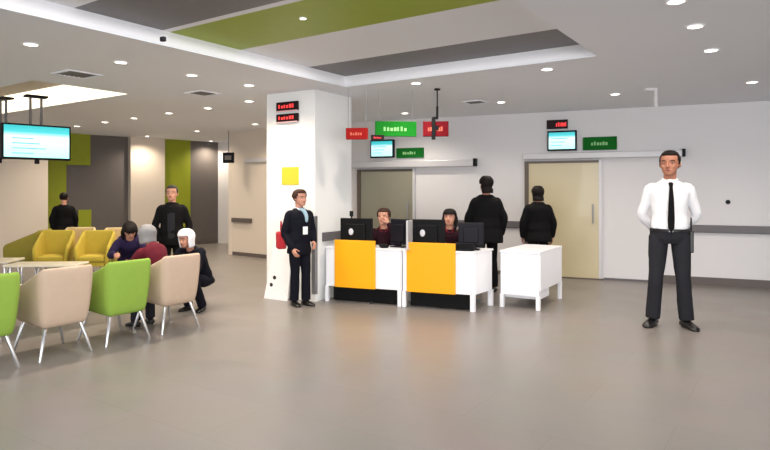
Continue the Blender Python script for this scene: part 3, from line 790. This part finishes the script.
    # shoes
    for s in 'RL':
        an = J['an' + s]; t = J['toe' + s]; t = V(t.x, t.y, 0).normalized(); sd2 = V(0, 0, 1).cross(t)
        base = V(an.x, an.y, an.z - .045 * H); rings = []
        for q, w, h in ((-.040, .014, .030), (-.034, .022, .044), (.0, .025, .052), (.035, .027, .040), (.065, .029, .030), (.092, .024, .022), (.106, .012, .014)):
            rg = []
            for k in range(14):
                a = 2 * PI * k / 14
                z = math.sin(a) * h * H * .5 + h * H * .5
                z = max(z, h * H * .12) if a <= PI else max(z, 0)
                rg.append(base + t * q * H + sd2 * math.cos(a) * w * H * (1.0 if a < PI else 1.12) + V(0, 0, max(z, .0)))
            rings.append(rg)
        bm = bmesh.new(); loft(bm, rings); obj('shoe', bm, o['shoes'], root, smooth=True)
    # extras
    fwd = V(0, -1, 0)
    def front(t, dx=0.0, out=.0):
        p = spine(t); d = (spine(min(t + .05, 1.05)) - spine(t - .05)).normalized(); s = side; s = (s - d * s.dot(d)).normalized(); f = s.cross(d)
        return p + s * dx * H + f * out * H
    if o['collar']:
        bm = bmesh.new()
        for s in (-1, 1):
            a = front(.99, s * .035, .030 + 0); b = front(1.02, s * .038, -.01)
            tube(bm, [front(.90, s * .010, .062 * B), front(.97, s * .030, .045), front(1.03, s * .036, .0), front(1.03, s * .012, -.034)], [.010 * H * .6, .012 * H * .7, .011 * H * .7, .01 * H * .6], 8)
        tube(bm, [front(1.0, -.036, -.004), front(1.02, -.02, -.034), front(1.02, .02, -.034), front(1.0, .036, -.004)], [.012 * H] * 4, 8)
        obj('collar', bm, o['collar'], top, smooth=True)
    if o['tie']:
        bm = bmesh.new(); out = .086 if not o['coat'] else .095
        pts = [(.92, .010, out - .024), (.88, .012, out - .012), (.82, .009, out - .004), (.55, .014, out + .001), (.25, .018, out - .004), (.12, .016, out - .001), (.05, .002, out)]
        rings = []
        for t, w, ou in pts:
            c = front(t, 0, ou); s = side * w * H; f = (front(t, 0, 1) - front(t, 0, 0)).normalized() * .006
            rings.append([c - s - f, c + s - f, c + s + f, c - s + f])
        loft(bm, rings); obj('tie', bm, o['tie'], top)
    if o['hood']:
        bm = bmesh.new()
        rows = []
        n = 24; zs2 = [-.05, .15, .35, .55, .75, .92, 1.05, 1.12]
        for z in zs2:
            w, f, b = prof_at(min(max(z, .3), .93)); k = 1 if z < .95 else (.72 if z < 1.1 else .2)
            rows.append([bm.verts.new(p) for p in headring(z, w * k, f * k * .8, b * k, n, 1.0, .14 * k)])
        for i in range(len(rows) - 1):
            for k in range(n):
                c = math.cos(2 * PI * (k + .5) / n)
                if c > .55 and zs2[i] < .75: continue
                bm.faces.new([rows[i][k], rows[i][(k + 1) % n], rows[i + 1][(k + 1) % n], rows[i + 1][k]])
        bm.faces.new(rows[-1])
        for v in [v for v in bm.verts if not v.link_faces]: bm.verts.remove(v)
        bmesh.ops.recalc_face_normals(bm, faces=bm.faces)
        ho = obj('hood', bm, o['hood'], root, smooth=True); md = ho.modifiers.new('sol', 'SOLIDIFY'); md.thickness = .10 * hh; md.offset = 0
        md = ho.modifiers.new('sub', 'SUBSURF'); md.levels = 1; md.render_levels = 1
    root['_'] = 0; del root['_']
    return root, J, front, spine

def face_to(x, y): return math.atan2(y, x) + PI / 2     # turns local -y to (x, y)

# the guard
gx, gy = 3.12, 6.58
arms_back = dict(elR=(-.142, .045, .635), wrR=(-.06, .105, .53), elL=(.142, .045, .635), wrL=(.06, .105, .545),
                 shR=(-.100, .006, .785), shL=(.100, .006, .785), knR=(-.072, -.012, .285), anR=(-.088, .01, .045), knL=(.068, -.012, .285), anL=(.088, .01, .045), hiR=(-.056, 0, .515), hiL=(.056, 0, .515),
                 face=(-.3, -1, -.02), toeR=(-.45, -1, 0), toeL=(.45, -1, 0))
r, J, front, spine = figure('standing guard in white shirt, dark tie and dark trousers, hands behind his back', (gx, gy, 0), face_to(-gx * .75, -gy), 1.92, arms_back,
                            dict(top='cloth_white', legs='cloth_charcoal', tie='cloth_black', collar='cloth_white', skin='skin_tan', hair='hair_black', bulk=1.02), vox=.010)
bm = bmesh.new(); rings = []
for t in (.045, .085):
    p = spine(t); rings.append([p + V(math.cos(a) * (.094 * 1.92 * 1.02 + .016), math.sin(a) * (.066 * 1.92 * 1.02 + .018), 0) for a in (2 * PI * k / 28 for k in range(28))])
loft(bm, rings); belt = obj('belt', bm, 'leather_black', r, smooth=False)
p = spine(.065); obj('belt_buckle', BX(-.022, .022, p.y - .155, p.y - .143, p.z - .017, p.z + .017), 'trim_metal', belt, bevel=.003)
bm = bmesh.new(); box(bm, .19, .235, -.05, .05, .82, 1.06); pouch = obj('radio_pouch', bm, 'leather_black', r, bevel=.012)
obj('radio_antenna', BX(.205, .22, -.01, .01, 1.06, 1.2), 'black_plastic', pouch)

# the attendant at the column
ax, ay = gpt(299.5, 7.80)
pose = dict(face=(.2, -1, -.18), elR=(-.13, .03, .63), wrR=(-.10, -.05, .50), elL=(.125, -.01, .64), wrL=(.085, -.10, .555), anR=(-.04, .02, .045), anL=(.05, -.02, .045), toeR=(-.1, -1, 0), toeL=(.2, -1, 0), knR=(-.045, 0, .285), knL=(.05, -.025, .285))
r, J, front, spine = figure('attendant in dark suit with pale scarf and red bag standing at the white column', (ax, ay, 0), face_to(.75, -.9), 1.50, pose,
                            dict(top='cloth_navy', legs='cloth_navy', coat=True, hair='hair_brown', hairstyle='bun', collar='cloth_white'), vox=.009)
bm = bmesh.new(); tube(bm, [front(.97, -.025, .045), front(.9, 0, .075), front(.72, .012, .092), front(.6, .01, .094)], [.016, .028, .024, .018], 10); obj('scarf', bm, 'cloth_blue', r, smooth=True)
bm = bmesh.new(); box(bm, -.035, .035, -.146, -.138, .93, 1.03); obj('badge', bm, 'notice_white', r, bevel=.003)
o = empty('handbag', (ax - .235, ay - .02, .74), .3); tag(o, 'red handbag hanging at the hip of the attendant by the column', 'bag')
obj('pouch', BX(-.06, .06, -.09, .09, 0, .22), 'cloth_red', o, bevel=.025, seg=3)
bm = bmesh.new(); tube(bm, [V(0, -.06, .2), V(.0, -.04, .34), V(0, .04, .34), V(0, .06, .2)], .007, 8); obj('strap', bm, 'cloth_red', o, smooth=True)

# seated helpers
def seated(seat_z, lean=.0, H=1.6, twist=0):
    z = seat_z / H + .045
    sx = .098
    return dict(pelvis=(0, .03, z), chest=(0, .03 - lean * .5, z + .17), neck=(0, .03 - lean, z + .30 - lean * .25), head=(0, .01 - lean * 1.12, z + .337 - lean * .32),
                shR=(-.098, .03 - lean * .95, z + .252 - lean * .22), shL=(.098, .03 - lean * .95, z + .252 - lean * .22),
                elR=(-.15, -.02 - lean, z + .12), wrR=(-.11, -.14 - lean, z + .13), elL=(.15, -.02 - lean, z + .12), wrL=(.11, -.14 - lean, z + .13),
                hiR=(-.055, .01, z - .01), hiL=(.055, .01, z - .01), knR=(-.07, -.23, z - .0), knL=(.07, -.23, z - .0), anR=(-.07, -.22, .045), anL=(.07, -.22, .045))
def stool(x, y, rz, lab, z=.44):
    r = empty('office_chair', (x, y, 0), rz); tag(r, lab, 'chair', 'office chairs behind the reception desks')
    obj('seat', BX(-.22, .22, -.2, .2, z - .07, z), 'dark_plastic', r, bevel=.03)
    obj('backrest', BX(-.2, .2, .22, .27, z + .12, z + .5), 'dark_plastic', r, bevel=.02)
    obj('back_support', BX(-.03, .03, .21, .24, z - .05, z + .2), 'black_plastic', r)
    bm = bmesh.new(); cyl(bm, (0, 0), .025, .07, z - .07); obj('gas_column', bm, 'trim_metal', r)
    bm = bmesh.new()
    for k in range(5):
        a = 2 * PI * k / 5; tube(bm, [V(0, 0, .08), V(.26 * math.cos(a), .26 * math.sin(a), .05)], [.022, .014], 8, curved=False); ell(bm, (.26 * math.cos(a), .26 * math.sin(a), .025), (.025,) * 3, n=8)
    obj('star_base', bm, 'black_plastic', r)
# receptionist left
H1 = 1.56; x1, y1 = gpt(384, 8.42); ps = seated(.46, .06, H1)
ps.update(elL=(.14, -.14, .50), wrL=(.045, -.115, .67), elR=(-.13, -.12, .475), wrR=(-.10, -.24, .50), face=(-.35, -1, -.15))
r, J, front, spine = figure('receptionist in maroon top seated behind the left desk, dark short hair', (x1, y1, 0), face_to(-.05, -1), H1, ps, dict(top='cloth_wine', legs='cloth_black', hair='hair_brown', hairstyle='bun', collar='cloth_maroon'), vox=.01)
stool(x1, y1 + .12, face_to(-.05, -1), 'dark office chair under the left receptionist')
H2 = 1.54; x2, y2 = gpt(449, 8.25); ps = seated(.46, .05, H2)
ps.update(face=(-.3, -1, -.1), elR=(-.13, -.12, .475), wrR=(-.10, -.22, .50), elL=(.14, -.08, .48), wrL=(.10, -.21, .50))
r, J, front, spine = figure('receptionist in maroon top with long dark hair seated behind the right hand desk', (x2, y2, 0), face_to(.0, -1), H2, ps, dict(top='cloth_wine', legs='cloth_black', hair='hair_black', hairstyle='long', collar='cloth_maroon'), vox=.01)
stool(x2, y2 + .12, 0, 'dark office chair under the long haired receptionist')
# two visitors with their backs to us
x, y = gpt(486, 8.85)
figure('large person in bulky black coat seen from behind, behind the right hand desk', (x, y, 0), face_to(.1, 1), 1.69, dict(elR=(-.155, .02, .64), wrR=(-.14, -.05, .50), elL=(.155, .02, .64), wrL=(.14, -.05, .50), face=(.5, -1, 0), head=(-.0, -.01, .868)),
       dict(top='cloth_black', legs='cloth_black', coat=True, hair='hair_black', hairstyle='nape', collar='cloth_black', coat_len=.34, bulk=1.34, skin='skin_tan'))
x, y = gpt(538, 9.25)
figure('person in black jacket seen from behind, behind the plain white side desk', (x, y, 0), face_to(.05, 1), 1.555, dict(elR=(-.15, .01, .64), wrR=(-.145, -.03, .5), elL=(.15, .01, .64), wrL=(.145, -.03, .5)),
       dict(top='cloth_black', legs='cloth_black', coat=True, hair='hair_black', hairstyle='nape', collar='cloth_black', bulk=1.2, skin='skin_tan'))
# waiting area
x, y = gpt(172, 8.75)
figure('man in open black jacket over grey shirt standing in front of the green wall panel', (x, y, 0), face_to(.25, -1), 1.56, dict(elR=(-.15, .02, .63), wrR=(-.135, -.05, .49), elL=(.15, .02, .63), wrL=(.135, -.05, .49), face=(-.1, -1, -.15)),
       dict(top='cloth_black', legs='cloth_black', coat=True, hair='hair_grey', bulk=1.05))
# shirt front seen in the open jacket
r = [o for o in C.objects if o.name.startswith('person') and o.parent is None][-1]
bm = bmesh.new()
rings = []
for z, w, yy in ((.80, .045, -.118), (.98, .05, -.128), (1.15, .05, -.130), (1.27, .03, -.105)):
    rings.append([V(-w, yy + .04, z), V(-w, yy, z), V(0, yy - .008, z), V(w, yy, z), V(w, yy + .04, z)])
loft(bm, rings); obj('shirt_front', bm, 'cloth_charcoal', r, smooth=False)
x, y = gpt(64, 12.0)
figure('person in black jacket standing with back turned at far left, before the green strip', (x, y, 0), face_to(-.5, 1), 1.44, dict(elR=(-.15, .01, .64), wrR=(-.135, -.04, .5), elL=(.15, .02, .64), wrL=(.135, .0, .5), face=(-.3, -1, -.25)),
       dict(top='cloth_black', legs='cloth_black', coat=True, hair='hair_black', bulk=1.12), vox=.014)
x, y = gpt(131, 7.7); ps = seated(.47, .16, 1.4); ps.update(face=(.5, -1, -1.6), crown=(.1, -1, 1))
figure('visitor in dark purple coat bowing forward in an armchair, face lowered', (x, y, 0), face_to(.35, -1), 1.4, ps, dict(top='cloth_purple', legs='cloth_black', coat=True, hair='hair_black', hairstyle='long', bulk=1.1, coat_len=.10), vox=.012)
p = grid_pt(-5.70, 3.99); ps = seated(.47, .14, 1.32); ps.update(face=(0, -1, -.5), crown=(0, -.3, 1)) 
figure('visitor in maroon coat with grey hood seated in the end beige armchair', (p.x, p.y, 0), face_to(-U.x, -U.y), 1.32, ps, dict(top='cloth_maroon', legs='cloth_charcoal', coat=True, hood='cloth_grey', bulk=1.0, coat_len=.10), vox=.012)
x, y = gpt(194, 7.45)
ps = dict(pelvis=(0, .12, .26), chest=(0, .04, .42), neck=(0, -.05, .54), head=(0, -.09, .57), shR=(-.108, -.04, .52), shL=(.108, -.04, .52), elR=(-.13, -.14, .38), wrR=(-.08, -.24, .36), elL=(.13, -.14, .38), wrL=(.08, -.24, .36),
          hiR=(-.055, .10, .25), hiL=(.055, .10, .25), knR=(-.08, -.11, .30), knL=(.08, -.11, .30), anR=(-.07, .02, .045), anL=(.07, .02, .045), face=(-.2, -1, -.35), crown=(-.1, -.2, 1))
figure('crouching visitor in navy coat with white hood behind the end beige armchair', (x, y, 0), face_to(-.35, -1), 1.42, ps, dict(top='cloth_navy', legs='cloth_navy', coat=True, hood='cloth_white', bulk=1.0, coat_len=.10), vox=.012)

# ------------------------------------------------------------------ light
w = bpy.data.worlds.new('world'); S.world = w; w.use_nodes = True
bg = w.node_tree.nodes['Background']; bg.inputs[0].default_value = (0.93, 0.96, 1.0, 1); bg.inputs[1].default_value = 1.15
def area(name, loc, rot, sx, sy, e, col):
    L = bpy.data.lights.new(name, 'AREA'); L.shape = 'RECTANGLE'; L.size = sx; L.size_y = sy; L.energy = e; L.color = col
    o = bpy.data.objects.new(name, L); C.objects.link(o); o.location = loc; o.rotation_euler = rot; return o
# added fill light behind the camera, tilted up to brighten the ceiling
area('fill_front', (0.5, -5.5, 1.5), (math.radians(-102), 0, math.radians(180)), 12, 2.4, 520, (.95, .97, 1.0))
# recess light strips
p = grid_pt(-3.26, 3.0); area('recess_strip', (p.x, p.y, H_CEIL + .11), (0, 0, AU), 2.8, 5.5, 110, (1, .98, .96))

S.view_settings.view_transform = 'Standard'; S.view_settings.look = 'None'; S.view_settings.gamma = 1; S.view_settings.exposure = 0.3
S.view_settings.use_curve_mapping = False
cam = bpy.data.cameras.new('camera'); co = bpy.data.objects.new('camera', cam); C.objects.link(co)
co.location = (0, 0, H_CAM); co.rotation_euler = (PI / 2, 0, 0)
cam.sensor_width = 36; cam.lens = 36 * FPX / 770; cam.shift_y = -(225 - HY) / 770
S.camera = co
